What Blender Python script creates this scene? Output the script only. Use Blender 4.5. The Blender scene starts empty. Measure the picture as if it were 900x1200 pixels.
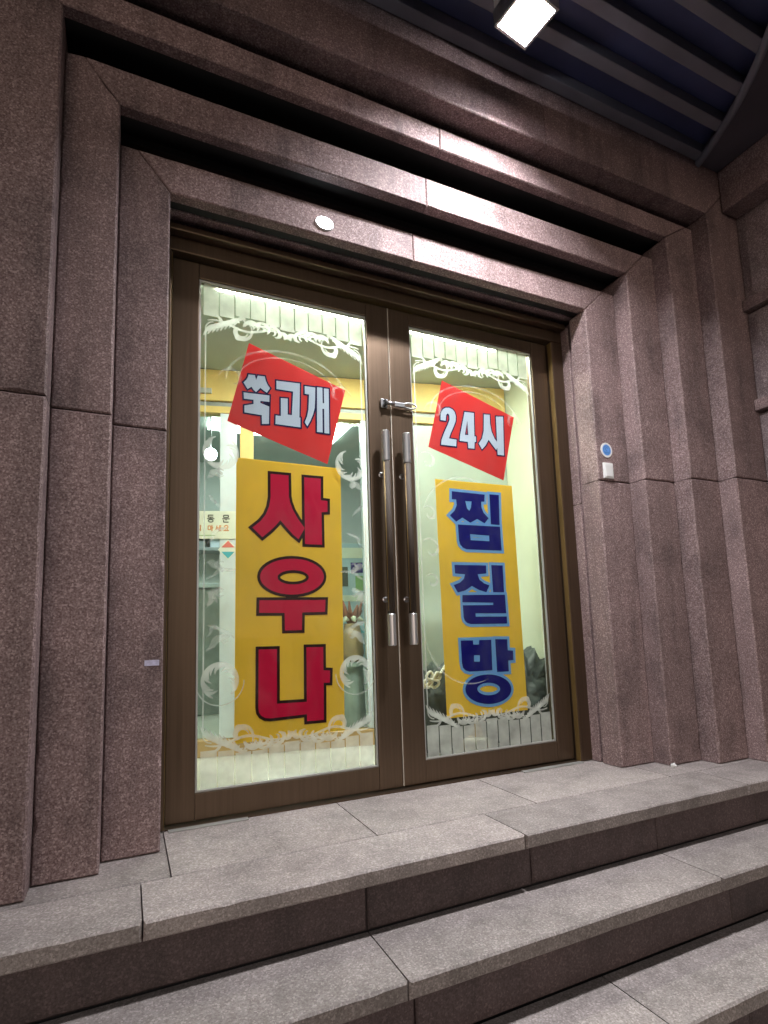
import bpy, bmesh, math, random
from math import radians, sin, cos, pi
from mathutils import Vector, Matrix, noise
from mathutils.geometry import tessellate_polygon
S = bpy.context.scene
COL = S.collection
rng = random.Random(7)

# ------------------------------------------------------------------ camera
cam_d = bpy.data.cameras.new('camera')
cam = bpy.data.objects.new('camera', cam_d); COL.objects.link(cam); S.camera = cam
cam_d.sensor_fit = 'VERTICAL'; cam_d.sensor_height = 36.0; cam_d.sensor_width = 27.0
cam_d.lens = 640.16 / 1200 * 36
cam_d.shift_x = 9.84 / 1200; cam_d.shift_y = 60.65 / 1200
cam_d.clip_start = 0.02; cam_d.clip_end = 2000
yw, pt_, rl = radians(-24.4817), radians(6.8924), radians(-1.7643)
fw = Vector((-sin(yw)*cos(pt_), cos(yw)*cos(pt_), sin(pt_)))
r0 = Vector((cos(yw), sin(yw), 0)); u0 = r0.cross(fw)
rt = r0*cos(rl) + u0*sin(rl); up = -r0*sin(rl) + u0*cos(rl)
M = Matrix((rt, up, -fw)).transposed().to_4x4()
M.translation = Vector((-1.0259, -2.0649, 0.6373))
cam.matrix_world = M

# ------------------------------------------------------------------ night sky, exposure
W = bpy.data.worlds.new('World'); S.world = W; W.use_nodes = True
wn = W.node_tree.nodes; wl = W.node_tree.links
bg = wn['Background']
sky = wn.new('ShaderNodeTexSky'); sky.sky_type = 'NISHITA'; sky.sun_disc = False
sky.sun_elevation = radians(2.0); sky.sun_rotation = radians(200); sky.altitude = 50
hs = wn.new('ShaderNodeHueSaturation'); hs.inputs['Saturation'].default_value = 0.35
wl.new(sky.outputs[0], hs.inputs['Color']); wl.new(hs.outputs[0], bg.inputs[0])
bg.inputs[1].default_value = 0.12
S.view_settings.view_transform = 'Standard'; S.view_settings.look = 'None'
S.view_settings.exposure = 0.72; S.view_settings.gamma = 1.0
S.render.engine = 'CYCLES'
S.cycles.max_bounces = 8; S.cycles.transparent_max_bounces = 24
LAMP_POWER = 66.0
ROOM_POWER = 27.0

# ------------------------------------------------------------------ materials
def newmat(name):
    m = bpy.data.materials.new(name); m.use_nodes = True
    return m, m.node_tree.nodes, m.node_tree.links, m.node_tree.nodes['Principled BSDF']
def ramp(n, stops):
    r = n.new('ShaderNodeValToRGB'); e = r.color_ramp.elements
    while len(e) < len(stops): e.new(0.5)
    for i, (p, c) in enumerate(stops):
        e[i].position = p; e[i].color = (c[0], c[1], c[2], 1)
    return r
def granite(name, dark, mid, light, rough=0.75, bump=0.25, stain=0.35, scale=1.0):
    m, n, l, b = newmat(name)
    tc = n.new('ShaderNodeTexCoord'); oi = n.new('ShaderNodeObjectInfo')
    off = n.new('ShaderNodeVectorMath'); off.operation = 'MULTIPLY_ADD'
    comb = n.new('ShaderNodeCombineXYZ')
    for i in range(3): l.new(oi.outputs['Random'], comb.inputs[i])
    off.inputs[1].default_value = (7, 11, 5)
    l.new(comb.outputs[0], off.inputs[0]); l.new(tc.outputs['Object'], off.inputs[2])
    P = off.outputs[0]
    def noi(sc, det, ro=0.6, vec=P):
        t = n.new('ShaderNodeTexNoise'); t.inputs['Scale'].default_value = sc*scale
        t.inputs['Detail'].default_value = det; t.inputs['Roughness'].default_value = ro
        l.new(vec, t.inputs['Vector']); return t.outputs['Fac']
    fine = noi(180, 3, 0.75)
    r1 = ramp(n, [(0.33, dark), (0.5, mid), (0.68, light)]); l.new(fine, r1.inputs[0])
    vo = n.new('ShaderNodeTexVoronoi'); vo.inputs['Scale'].default_value = 230*scale; l.new(P, vo.inputs['Vector'])
    sp = ramp(n, [(0.0, (0, 0, 0)), (0.80, (0, 0, 0)), (0.93, (1, 1, 1))])
    sepc = n.new('ShaderNodeSeparateColor'); l.new(vo.outputs['Color'], sepc.inputs[0]); l.new(sepc.outputs[0], sp.inputs[0])
    mx = n.new('ShaderNodeMix'); mx.data_type = 'RGBA'; l.new(sp.outputs[0], mx.inputs['Factor'])
    l.new(r1.outputs[0], mx.inputs['A']); mx.inputs['B'].default_value = (light[0]*1.15, light[1]*1.12, light[2]*1.12, 1)
    # dirt: broad mottling and vertical weather streaks
    mp = n.new('ShaderNodeMapping'); mp.inputs['Scale'].default_value = (9, 9, 0.9); l.new(P, mp.inputs[0])
    streak = noi(1.0/scale, 4, 0.65, mp.outputs[0]); blot = noi(4.5/scale, 5, 0.6)
    ad = n.new('ShaderNodeMath'); ad.operation = 'MULTIPLY'; l.new(streak, ad.inputs[0]); l.new(blot, ad.inputs[1])
    rs = ramp(n, [(0.14, (1-stain,)*3), (0.22, (1-stain*0.35,)*3), (0.36, (1.10,)*3)]); l.new(ad.outputs[0], rs.inputs[0])
    rv = n.new('ShaderNodeMapRange'); l.new(oi.outputs['Random'], rv.inputs[0]); rv.inputs[3].default_value = 0.86; rv.inputs[4].default_value = 1.12
    mul = n.new('ShaderNodeVectorMath'); mul.operation = 'SCALE'; l.new(rs.outputs[0], mul.inputs[0]); l.new(rv.outputs[0], mul.inputs['Scale'])
    m2 = n.new('ShaderNodeMix'); m2.data_type = 'RGBA'; m2.blend_type = 'MULTIPLY'; m2.inputs['Factor'].default_value = 1
    l.new(mx.outputs['Result'], m2.inputs['A']); l.new(mul.outputs[0], m2.inputs['B'])
    l.new(m2.outputs['Result'], b.inputs['Base Color'])
    b.inputs['Roughness'].default_value = rough
    hb = noi(75, 4, 0.7)
    bp = n.new('ShaderNodeBump'); bp.inputs['Strength'].default_value = bump; bp.inputs['Distance'].default_value = 0.006
    l.new(hb, bp.inputs['Height']); l.new(bp.outputs[0], b.inputs['Normal'])
    return m
def paint(name, col, rough=0.5, metal=0.0, var=0.12, sc=6.0, bump=0.0, streaks=False):
    m, n, l, b = newmat(name)
    tc = n.new('ShaderNodeTexCoord'); mp = n.new('ShaderNodeMapping'); l.new(tc.outputs['Object'], mp.inputs[0])
    if streaks: mp.inputs['Scale'].default_value = (40, 40, 0.7)
    t = n.new('ShaderNodeTexNoise'); t.inputs['Scale'].default_value = sc; t.inputs['Detail'].default_value = 5
    l.new(mp.outputs[0], t.inputs['Vector'])
    r = ramp(n, [(0.3, [c*(1-var) for c in col]), (0.7, [min(1, c*(1+var)) for c in col])]); l.new(t.outputs['Fac'], r.inputs[0])
    l.new(r.outputs[0], b.inputs['Base Color'])
    rr = n.new('ShaderNodeMapRange'); l.new(t.outputs['Fac'], rr.inputs[0]); rr.inputs[3].default_value = max(0, rough-0.08); rr.inputs[4].default_value = min(1, rough+0.1)
    l.new(rr.outputs[0], b.inputs['Roughness']); b.inputs['Metallic'].default_value = metal
    if bump:
        bp = n.new('ShaderNodeBump'); bp.inputs['Strength'].default_value = bump; bp.inputs['Distance'].default_value = 0.003
        l.new(t.outputs['Fac'], bp.inputs['Height']); l.new(bp.outputs[0], b.inputs['Normal'])
    return m
def emit(name, col, st):
    m, n, l, b = newmat(name)
    b.inputs['Base Color'].default_value = (0.8, 0.8, 0.8, 1)
    b.inputs['Emission Color'].default_value = (*col, 1); b.inputs['Emission Strength'].default_value = st
    return m
def sheet(name, col, trans=0.22, rough=0.35, wave=0.0):
    """printed vinyl: reflects on the front and lets some light through from behind"""
    m, n, l, b = newmat(name)
    tc = n.new('ShaderNodeTexCoord'); t = n.new('ShaderNodeTexNoise'); t.inputs['Scale'].default_value = 5; t.inputs['Detail'].default_value = 4
    l.new(tc.outputs['Object'], t.inputs['Vector'])
    r = ramp(n, [(0.3, [c*0.93 for c in col]), (0.7, [min(1, c*1.05) for c in col])]); l.new(t.outputs['Fac'], r.inputs[0])
    l.new(r.outputs[0], b.inputs['Base Color']); b.inputs['Roughness'].default_value = rough
    b.inputs['Specular IOR Level'].default_value = 0.06
    tr = n.new('ShaderNodeBsdfTranslucent'); l.new(r.outputs[0], tr.inputs[0])
    mx = n.new('ShaderNodeMixShader'); mx.inputs[0].default_value = trans
    l.new(b.outputs[0], mx.inputs[1]); l.new(tr.outputs[0], mx.inputs[2]); l.new(mx.outputs[0], n['Material Output'].inputs[0])
    return m
def frosted(name, fac, col=(0.86, 0.9, 0.84)):
    m, n, l, b = newmat(name)
    b.inputs['Base Color'].default_value = (*col, 1); b.inputs['Roughness'].default_value = 0.6
    tr = n.new('ShaderNodeBsdfTranslucent'); tr.inputs[0].default_value = (*col, 1)
    mx = n.new('ShaderNodeMixShader'); mx.inputs[0].default_value = 0.30; l.new(b.outputs[0], mx.inputs[1]); l.new(tr.outputs[0], mx.inputs[2])
    tp = n.new('ShaderNodeBsdfTransparent')
    tc = n.new('ShaderNodeTexCoord'); t = n.new('ShaderNodeTexNoise'); t.inputs['Scale'].default_value = 14; t.inputs['Detail'].default_value = 4
    l.new(tc.outputs['Object'], t.inputs['Vector'])
    mr = n.new('ShaderNodeMapRange'); l.new(t.outputs['Fac'], mr.inputs[0]); mr.inputs[1].default_value = 0.3; mr.inputs[2].default_value = 0.7
    mr.inputs[3].default_value = fac-0.12; mr.inputs[4].default_value = fac+0.1
    m2 = n.new('ShaderNodeMixShader'); l.new(mr.outputs[0], m2.inputs[0]); l.new(tp.outputs[0], m2.inputs[1]); l.new(mx.outputs[0], m2.inputs[2])
    l.new(m2.outputs[0], n['Material Output'].inputs[0])
    return m
def glass(name, tint):
    m, n, l, b = newmat(name)
    tp = n.new('ShaderNodeBsdfTransparent'); tp.inputs[0].default_value = (*tint, 1)
    gl = n.new('ShaderNodeBsdfGlossy'); gl.inputs['Roughness'].default_value = 0.02
    fr = n.new('ShaderNodeFresnel'); ge = n.new('ShaderNodeNewGeometry'); io = n.new('ShaderNodeMapRange')
    io.inputs[3].default_value = 1.22; io.inputs[4].default_value = 1/1.22      # the same reflectance on both faces of the pane
    l.new(ge.outputs['Backfacing'], io.inputs[0]); l.new(io.outputs[0], fr.inputs[0])
    mx = n.new('ShaderNodeMixShader'); l.new(fr.outputs[0], mx.inputs[0]); l.new(tp.outputs[0], mx.inputs[1]); l.new(gl.outputs[0], mx.inputs[2])
    # dust and wiped smears
    df = n.new('ShaderNodeBsdfDiffuse'); df.inputs[0].default_value = (0.8, 0.82, 0.8, 1)
    tc = n.new('ShaderNodeTexCoord'); mp = n.new('ShaderNodeMapping'); mp.inputs['Scale'].default_value = (3.0, 1, 1.3); mp.inputs['Rotation'].default_value = (0, 0.5, 0)
    l.new(tc.outputs['Object'], mp.inputs[0]); t = n.new('ShaderNodeTexNoise'); t.inputs['Scale'].default_value = 3.5; t.inputs['Detail'].default_value = 7; t.inputs['Roughness'].default_value = 0.65; t.inputs['Distortion'].default_value = 0.8
    l.new(mp.outputs[0], t.inputs['Vector']); mr = n.new('ShaderNodeMapRange'); l.new(t.outputs['Fac'], mr.inputs[0])
    mr.inputs[1].default_value = 0.45; mr.inputs[2].default_value = 0.75; mr.inputs[3].default_value = 0.002; mr.inputs[4].default_value = 0.018
    m2 = n.new('ShaderNodeMixShader'); l.new(mr.outputs[0], m2.inputs[0]); l.new(mx.outputs[0], m2.inputs[1]); l.new(df.outputs[0], m2.inputs[2])
    l.new(m2.outputs[0], n['Material Output'].inputs[0])
    return m

MAT = dict(
 stone=granite('dark_granite', (0.105, 0.060, 0.059), (0.215, 0.143, 0.139), (0.345, 0.262, 0.254), 0.75, 0.10, 0.44),
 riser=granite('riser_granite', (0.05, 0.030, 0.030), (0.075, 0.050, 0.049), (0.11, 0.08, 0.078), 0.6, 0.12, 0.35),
 paving=granite('paving_granite', (0.195, 0.162, 0.150), (0.29, 0.250, 0.235), (0.385, 0.342, 0.325), 0.7, 0.14, 0.28),
 block=granite('rough_granite', (0.13, 0.09, 0.09), (0.24, 0.18, 0.18), (0.38, 0.31, 0.31), 0.85, 0.9, 0.3),
 mortar=paint('mortar', (0.05, 0.045, 0.045), 0.95),
 bronze=paint('bronze_aluminium', (0.125, 0.086, 0.058), 0.40, 0.85, 0.10, 3.0, 0.0, True),
 gold=paint('gold_trim_and_jamb_light', (0.20, 0.13, 0.045), 0.5, 0.5),
 steel=paint('brushed_steel', (0.48, 0.48, 0.49), 0.32, 0.9, 0.05, 4, 0, True),
 wrap=paint('brown_grip', (0.040, 0.026, 0.017), 0.72, 0.0),
 rubber=paint('black_rubber', (0.02, 0.02, 0.02), 0.7),
 seal=paint('pile_seal', (0.55, 0.50, 0.42), 0.9),
 bead=paint('glazing_bead', (0.45, 0.45, 0.43), 0.4, 0.5),
 ceil=paint('ceiling_panel_glare_blue', (0.05, 0.06, 0.15), 0.45, 0.0, 0.15, 4),  # blue of the lamp's lens glare is put into the panel colour
 batten=paint('ceiling_batten_paint', (0.17, 0.165, 0.20), 0.5),
 ring=paint('ceiling_plaster', (0.085, 0.075, 0.095), 0.8, 0, 0.2, 3, 0.2),
 white=paint('white_plastic', (0.78, 0.78, 0.77), 0.4, 0, 0.03),
 blue=paint('blue_print', (0.06, 0.22, 0.55), 0.4, 0, 0.05),
 lilac=paint('pale_tape', (0.52, 0.50, 0.66), 0.5, 0, 0.2, 90),
 asphalt=paint('asphalt', (0.05, 0.05, 0.052), 0.9, 0, 0.25, 30, 0.5),
 wall=paint('pale_green_wall', (0.62, 0.66, 0.52), 0.6, 0, 0.05, 3),
 vceil=paint('vestibule_ceiling', (0.40, 0.46, 0.41), 0.6, 0, 0.06, 3),
 vfloor=paint('vestibule_floor', (0.55, 0.53, 0.47), 0.35, 0, 0.08, 5),
 wood=paint('pale_yellow_wood', (0.72, 0.52, 0.17), 0.45, 0, 0.14, 5, 0.1),
 sill=paint('brown_wood', (0.42, 0.27, 0.12), 0.5, 0, 0.15, 9),
 frostpanel=paint('grey_green_panel', (0.36, 0.42, 0.38), 0.3, 0, 0.12, 2.5),
 roomwall=paint('pale_blue_wall', (0.58, 0.63, 0.60), 0.6, 0, 0.06, 2),
 post=paint('pale_blue_metal', (0.62, 0.69, 0.76), 0.35, 0.1),
 counter=paint('slate_counter', (0.30, 0.33, 0.33), 0.4, 0, 0.2, 8),
 bundle=paint('dark_green_cloth', (0.042, 0.050, 0.045), 0.6, 0, 0.3, 7, 0.3),
 rope=paint('white_rope', (0.75, 0.75, 0.70), 0.8),
 p_red=sheet('red_vinyl', (0.72, 0.045, 0.045)), p_yel=sheet('yellow_vinyl', (0.90, 0.59, 0.070), 0.32),
 p_white=sheet('white_vinyl', (0.66, 0.68, 0.86)), p_navy=sheet('navy_ink', (0.015, 0.012, 0.07), 0.1),
 p_crim=sheet('crimson_ink', (0.70, 0.008, 0.060), 0.2), p_black=sheet('black_ink', (0.035, 0.008, 0.008), 0.1),
 p_deep=sheet('deep_blue_ink', (0.005, 0.004, 0.14), 0.05), p_sky=sheet('sky_blue_ink', (0.20, 0.43, 0.88), 0.3),
 paper=sheet('white_card', (0.80, 0.82, 0.74), 0.2), p_orange=sheet('orange_ink', (0.62, 0.25, 0.10), 0.1), p_grey=sheet('dark_grey_ink', (0.10, 0.11, 0.10), 0.1),
 p_pink=sheet('coral_ink', (0.75, 0.20, 0.17), 0.1), p_teal=sheet('teal_ink', (0.10, 0.45, 0.55), 0.1), p_green=sheet('leaf_green_ink', (0.22, 0.42, 0.16), 0.1),
 p_pale=sheet('pale_blue_print', (0.45, 0.58, 0.70), 0.1), p_tan=paint('tan_wood', (0.36, 0.24, 0.14), 0.5, 0, 0.2, 8),
 frost=frosted('frosted_etch', 0.44), frost2=frosted('light_etch', 0.27), frost3=frosted('faint_etch', 0.15),
 pane=glass('clear_glass', (0.93, 0.97, 0.94)),
 brick=paint('brick_red', (0.32, 0.12, 0.09), 0.6), lamp=emit('flood_emitter', (0.96, 0.96, 1.0), 1.0), tube=emit('tube_emitter', (0.97, 1.0, 0.86), 1.0),
 spot=emit('small_emitter', (0.85, 0.95, 1.0), 30.0), roomlamp=emit('globe_emitter', (0.8, 0.92, 1.0), 12.0),
)

# ------------------------------------------------------------------ helpers
def mesh_obj(name, verts, faces, mat, parent=None, smooth=False, mats=None, fm=None):
    me = bpy.data.meshes.new(name); me.from_pydata(verts, [], faces); me.update()
    for mm in (mats or [mat]): me.materials.append(mm)
    if fm: me.polygons.foreach_set('material_index', fm)
    if smooth: me.polygons.foreach_set('use_smooth', [True]*len(me.polygons))
    o = bpy.data.objects.new(name, me); COL.objects.link(o)
    if parent: o.parent = parent
    return o
def recalc(o):
    bm = bmesh.new(); bm.from_mesh(o.data); bmesh.ops.recalc_face_normals(bm, faces=bm.faces); bm.to_mesh(o.data); bm.free(); return o
def tag(o, label=None, cat=None, group=None, kind=None):
    for k, v in (('label', label), ('category', cat), ('group', group), ('kind', kind)):
        if v: o[k] = v
    return o
def thing(name, label, cat, loc=(0, 0, 0), rz=0, group=None):
    o = bpy.data.objects.new(name, None); COL.objects.link(o); o.location = loc; o.rotation_euler = (0, 0, rz)
    o.empty_display_size = 0.1
    return tag(o, label, cat, group, 'thing')
class MB:
    def __init__(s): s.v = []; s.f = []; s.m = []
    def add(s, v, f, mi=0):
        b = len(s.v); s.v += [tuple(p) for p in v]; s.f += [tuple(i+b for i in q) for q in f]; s.m += [mi]*len(f)
    def box(s, x0, x1, y0, y1, z0, z1, b=0.0, mi=0):
        if b <= 0:
            v = [(x, y, z) for x in (x0, x1) for y in (y0, y1) for z in (z0, z1)]
            s.add(v, [(0, 1, 3, 2), (4, 6, 7, 5), (0, 4, 5, 1), (2, 3, 7, 6), (0, 2, 6, 4), (1, 5, 7, 3)], mi); return
        bm = bmesh.new(); bmesh.ops.create_cube(bm, size=1)
        for v in bm.verts: v.co = Vector(((x0+x1)/2+v.co.x*(x1-x0), (y0+y1)/2+v.co.y*(y1-y0), (z0+z1)/2+v.co.z*(z1-z0)))
        bmesh.ops.bevel(bm, geom=bm.edges[:], offset=b, segments=2, affect='EDGES', profile=0.6)
        bm.verts.index_update(); s.add([v.co for v in bm.verts], [[v.index for v in f.verts] for f in bm.faces], mi); bm.free()
    def tube(s, pts, r, n=10, mi=0, cap=True, closed=False):
        pts = [Vector(p) for p in pts]; rings = []; N = len(pts)
        rad = r if isinstance(r, (list, tuple)) else [r]*N
        nrm = None
        for i, p in enumerate(pts):
            a = pts[(i-1) % N] if (closed or i > 0) else p; c = pts[(i+1) % N] if (closed or i < N-1) else p
            t = (c-a).normalized()
            if nrm is None: nrm = t.orthogonal().normalized()
            nrm = (nrm - t*nrm.dot(t)).normalized(); bn = t.cross(nrm)
            rings.append([p + (nrm*cos(2*pi*k/n)+bn*sin(2*pi*k/n))*rad[i] for k in range(n)])
        v = [q for rg in rings for q in rg]; f = []
        for i in range(N if closed else N-1):
            j = (i+1) % N
            for k in range(n): f.append((i*n+k, i*n+(k+1) % n, j*n+(k+1) % n, j*n+k))
        if cap and not closed: f.append(tuple(range(n-1, -1, -1))); f.append(tuple((N-1)*n+k for k in range(n)))
        s.add(v, f, mi)
    def build(s, name, mat, parent=None, smooth=False, mats=None):
        return mesh_obj(name, s.v, s.f, mat, parent, smooth, mats, s.m)
def box(name, dims, mat, parent=None, b=0.003):
    m = MB(); m.box(*dims, b=b); return m.build(name, MAT[mat], parent)
def area2(p): return sum(p[i][0]*p[(i+1) % len(p)][1]-p[(i+1) % len(p)][0]*p[i][1] for i in range(len(p)))/2
def offset(poly, d, lim=2.2):
    """move a closed 2D outline outward by d (inward when negative)"""
    p = list(poly)
    if area2(p) < 0: p.reverse()
    n = len(p); out = []
    for i in range(n):
        a, b, c = Vector(p[i-1]), Vector(p[i]), Vector(p[(i+1) % n])
        e1 = (b-a).normalized(); e2 = (c-b).normalized()
        n1 = Vector((e1.y, -e1.x)); n2 = Vector((e2.y, -e2.x)); h = n1+n2
        if h.length < 1e-6: out.append(tuple(b+n1*d)); continue
        h.normalize(); k = 1/max(h.dot(n1), 1/lim); out.append(tuple(b+h*(d*k)))
    return out
def densify(poly, step):
    out = []
    for i, a in enumerate(poly):
        b = poly[(i+1) % len(poly)]; L = math.hypot(b[0]-a[0], b[1]-a[1]); k = max(1, int(L/step))
        out += [(a[0]+(b[0]-a[0])*j/k, a[1]+(b[1]-a[1])*j/k) for j in range(k)]
    return out
def stone(name, poly, y0, y1, mat, parent, b=0.004, jit=0.0012, step=0.03):
    """cut stone: outline in x,z, dressed front at y0 with a worn, slightly chipped arris, back at y1"""
    p = [tuple(q) for q in poly]
    if area2(p) < 0: p.reverse()
    p = densify(p, step); n = len(p); sd = rng.random()*50
    inn = []; sid = []
    P2 = offset(p, -b)
    for i, (q, r) in enumerate(zip(P2, p)):
        w = noise.noise((r[0]*23+sd, r[1]*23, sd)); w2 = max(0, noise.noise((r[0]*60, r[1]*60+sd, 3.0))-0.25)
        k = 1.0 + (0.30*w + 2.6*w2)*(jit/0.0012)
        inn.append((r[0]+(q[0]-r[0])*k, y0, r[1]+(q[1]-r[1])*k)); sid.append((r[0]+(q[0]-r[0])*0.03, y0+b*k, r[1]+(q[1]-r[1])*0.03))
    back = [(r[0], y1, r[1]) for r in p]
    v = inn+sid+back; f = []
    tri = tessellate_polygon([[Vector((a[0], a[2], 0)) for a in inn]])
    f.append(tuple(range(n)))
    for i in range(n):
        j = (i+1) % n
        f.append((i, i+n, j+n, j)); f.append((i+n, i+2*n, j+2*n, j+n))
    f.append(tuple(range(3*n-1, 2*n-1, -1)))
    o = mesh_obj(name, v, f, MAT[mat], parent); return recalc(o)
def flat(mb, loops, y, mi=0, rev=False):
    """fill an outline with holes on the plane y"""
    pl = [[Vector((q[0], q[1], 0)) for q in lp] for lp in loops]
    fl = [q for lp in loops for q in lp]
    mb.add([(q[0], y, q[1]) for q in fl], [tuple(t) for t in tessellate_polygon(pl)], mi)
def rect(x0, x1, z0, z1): return [(x0, z0), (x1, z0), (x1, z1), (x0, z1)]

# ------------------------------------------------------------------ setting: ground and steps
D1, TH = 0.1657, 0.0432
gz = -4*D1
g = mesh_obj('ground', [(-150, -150, gz), (150, -150, gz), (150, 150, gz), (-150, 150, gz)], [(0, 1, 2, 3)], MAT['asphalt']); tag(g, kind='structure')
XA, XB = -3.4, 1.79
def course(parent, name, y0, y1, z0, z1, joints, mat, jit=0.0012):
    e = [XA] + [j for j in joints if XA < j < XB] + [XB]
    for a, b in zip(e[:-1], e[1:]):
        stone(name, rect(a+0.0018, b-0.0018, z0, z1), y0, y1, mat, parent, 0.005, jit)
steps = []
noses = [0.6406, 0.8478, 1.0501, 1.2550]
for i, ny in enumerate(noses):
    nm = 'landing' if i == 0 else 'step'
    o = bpy.data.objects.new(nm, None); COL.objects.link(o); tag(o, kind='structure'); o.location = (0, -ny, -i*D1)
    steps.append(o)
def local(o, parent):
    o.matrix_parent_inverse = parent.matrix_world.inverted(); return o
bpy.context.view_layer.update()
def fit_children(root):
    for c in root.children: c.matrix_parent_inverse = Matrix.Translation(-root.location)
L = steps[0]
course(L, 'paving_slab', -0.6406, -0.4255, -TH, 0.0, [-3.14, -2.06, -0.98, 0.100, 1.18], 'paving', 0.0005)
course(L, 'paving_slab', -0.4220, 0.0, -TH, 0.0, [-2.74, -2.13, -1.52, -0.905, -0.30, 0.33, 1.03], 'paving', 0.0004)
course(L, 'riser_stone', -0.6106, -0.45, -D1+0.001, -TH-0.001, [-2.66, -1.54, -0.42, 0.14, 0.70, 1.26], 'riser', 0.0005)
for i, (tj, rj) in enumerate([([-2.6, -1.50, -0.42, 0.686, 1.78], [-2.8, -1.6, -0.39, 0.76]), ([-2.2, -1.0, 0.19, 1.35], [-1.9, -0.7, 0.5, 1.6]), ([-2.7, -1.6, -0.45, 0.7], [-2.0, -1.0, 0.1, 1.2])]):
    st = steps[i+1]; ny = noses[i+1]; z = -(i+1)*D1
    course(st, 'tread_slab', -ny, -noses[i]+0.028, z-TH, z, tj, 'paving', 0.0006)
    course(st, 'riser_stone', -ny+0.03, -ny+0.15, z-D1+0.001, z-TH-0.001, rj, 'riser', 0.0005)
for s_ in steps:
    fit_children(s_)
m = MB()
m.box(XA, XB, -0.60, 0.0, -0.66, -TH-0.002); m.box(XA, XB, -0.80, -0.601, -0.66, -D1-TH-0.002); m.box(XA, XB, -1.00, -0.801, -0.66, -2*D1-TH-0.002); m.box(XA, XB, -1.20, -1.001, -0.66, -3*D1-TH-0.002)
core = m.build('mortar_bed', MAT['mortar'], L); core.matrix_parent_inverse = Matrix.Translation(-L.location)

# ------------------------------------------------------------------ stepped granite portal
XL, XR, WL, WR, YA, SD, ZA, WZ = 0.9231, 0.9691, 0.1599, 0.2040, 0.2328, 0.0833, 2.1525, 0.1925
ZJ = 1.302; ZC = 2.93
portal = thing('stone_portal', 'stepped surround of purple brown granite pilasters and lintels framing the double door', 'portal', (0, -0.3, 0))
zin = [ZA, ZA+WZ, ZA+2*WZ, 2.665]
xl = [XL, XL+WL, XL+2*WL, XL+2*WL+0.32, XL+2*WL+0.62]
xr = [XR, XR+WR, XR+2*WR, XR+3*WR, 1.90]
zo = [zin[1]-0.066, zin[2]-0.064, zin[3]-0.030, ZC+0.054]
ljoint = [0.025, 0.05, 0.073, 0.55]
gp = 0.0012
for i in range(4):
    y0 = -(YA+i*SD)
    yb = -0.128 if i == 0 else 0.10
    yl = y0+0.042 if i < 3 else 0.10
    k = (zo[i]-zin[i])/((zin[i+1] if i < 3 else ZC+0.054)-zin[i])          # how far up the mitre reaches
    ztop = zo[i]
    for sgn, xs in ((-1, xl), (1, xr)):
        a, b = sgn*xs[i], sgn*(xs[i+1]-0.0012)
        c = sgn*(xs[i]+k*(xs[i+1]-xs[i]))
        stone('pilaster_stone', [(a, 0.002), (b, 0.002), (b, ZJ-0.0015), (a, ZJ-0.0015)], y0, yb, 'stone', portal, 0.005, 0.0013)
        top = [(b, ztop), (c, ztop)] if k < 0.98 else [(b, ztop)]
        stone('pilaster_stone', [(a, ZJ+0.0015), (b, ZJ+0.0015)]+top+[(a, zin[i]-gp)], y0, yb, 'stone', portal, 0.005, 0.0011)
    xj = ljoint[i]
    cl, cr = -(xl[i]+k*(xl[i+1]-xl[i]))+gp, xr[i]+k*(xr[i+1]-xr[i])-gp
    stone('lintel_stone', [(-xl[i]+gp, zin[i]+gp), (xj-0.001, zin[i]+gp), (xj-0.001, ztop), (cl, ztop)], y0+0.0006, yl, 'stone', portal, 0.004, 0.0006)
    stone('lintel_stone', [(xj+0.001, zin[i]+gp), (xr[i]-gp, zin[i]+gp), (cr, ztop), (xj+0.001, ztop)], y0+0.0006, yl, 'stone', portal, 0.004, 0.0006)
for i in (0, 1, 2):
    y0 = -(YA+i*SD)
    m = MB(); m.box(-xl[i+1]-0.05, xr[i+1]+0.05, y0+0.0435, 0.02 if i == 0 else -0.180, zin[i]+0.026, zin[i]+0.034); m.build('slot_shade_board', MAT['rubber'], portal)  # black sheets added to keep the slots behind the lintels in deep shade
m = MB(); m.box(-1.56, 1.58, -0.178, 0.10, 2.345, ZC-0.01); m.build('backing', MAT['mortar'], portal)
# inner reveal: a groove, then a thin rib next to the metal frame
for sgn, X in ((-1, XL), (1, XR)):
    a = sgn*(X+0.020)
    stone('reveal_stone', rect(min(a, sgn*(X+0.16)), max(a, sgn*(X+0.16)), 0.003, ZA-0.001), -0.129, 0.10, 'stone', portal, 0.002, 0.0004)
    a = sgn*(X+0.004)
    stone('reveal_rib', rect(min(a, sgn*(X+0.019)), max(a, sgn*(X+0.019)), 0.003, 1.216), -0.106, -0.0585, 'stone', portal, 0.003, 0.0006)
    stone('reveal_rib', rect(min(a, sgn*(X+0.019)), max(a, sgn*(X+0.019)), 1.219, ZA-0.022), -0.106, -0.0585, 'stone', portal, 0.003, 0.0006)
stone('soffit_stone', rect(-XL-0.15, XR+0.15, ZA+0.020, ZA+0.19), -0.127, 0.10, 'stone', portal, 0.002, 0.0004)
fit_children(portal)

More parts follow.
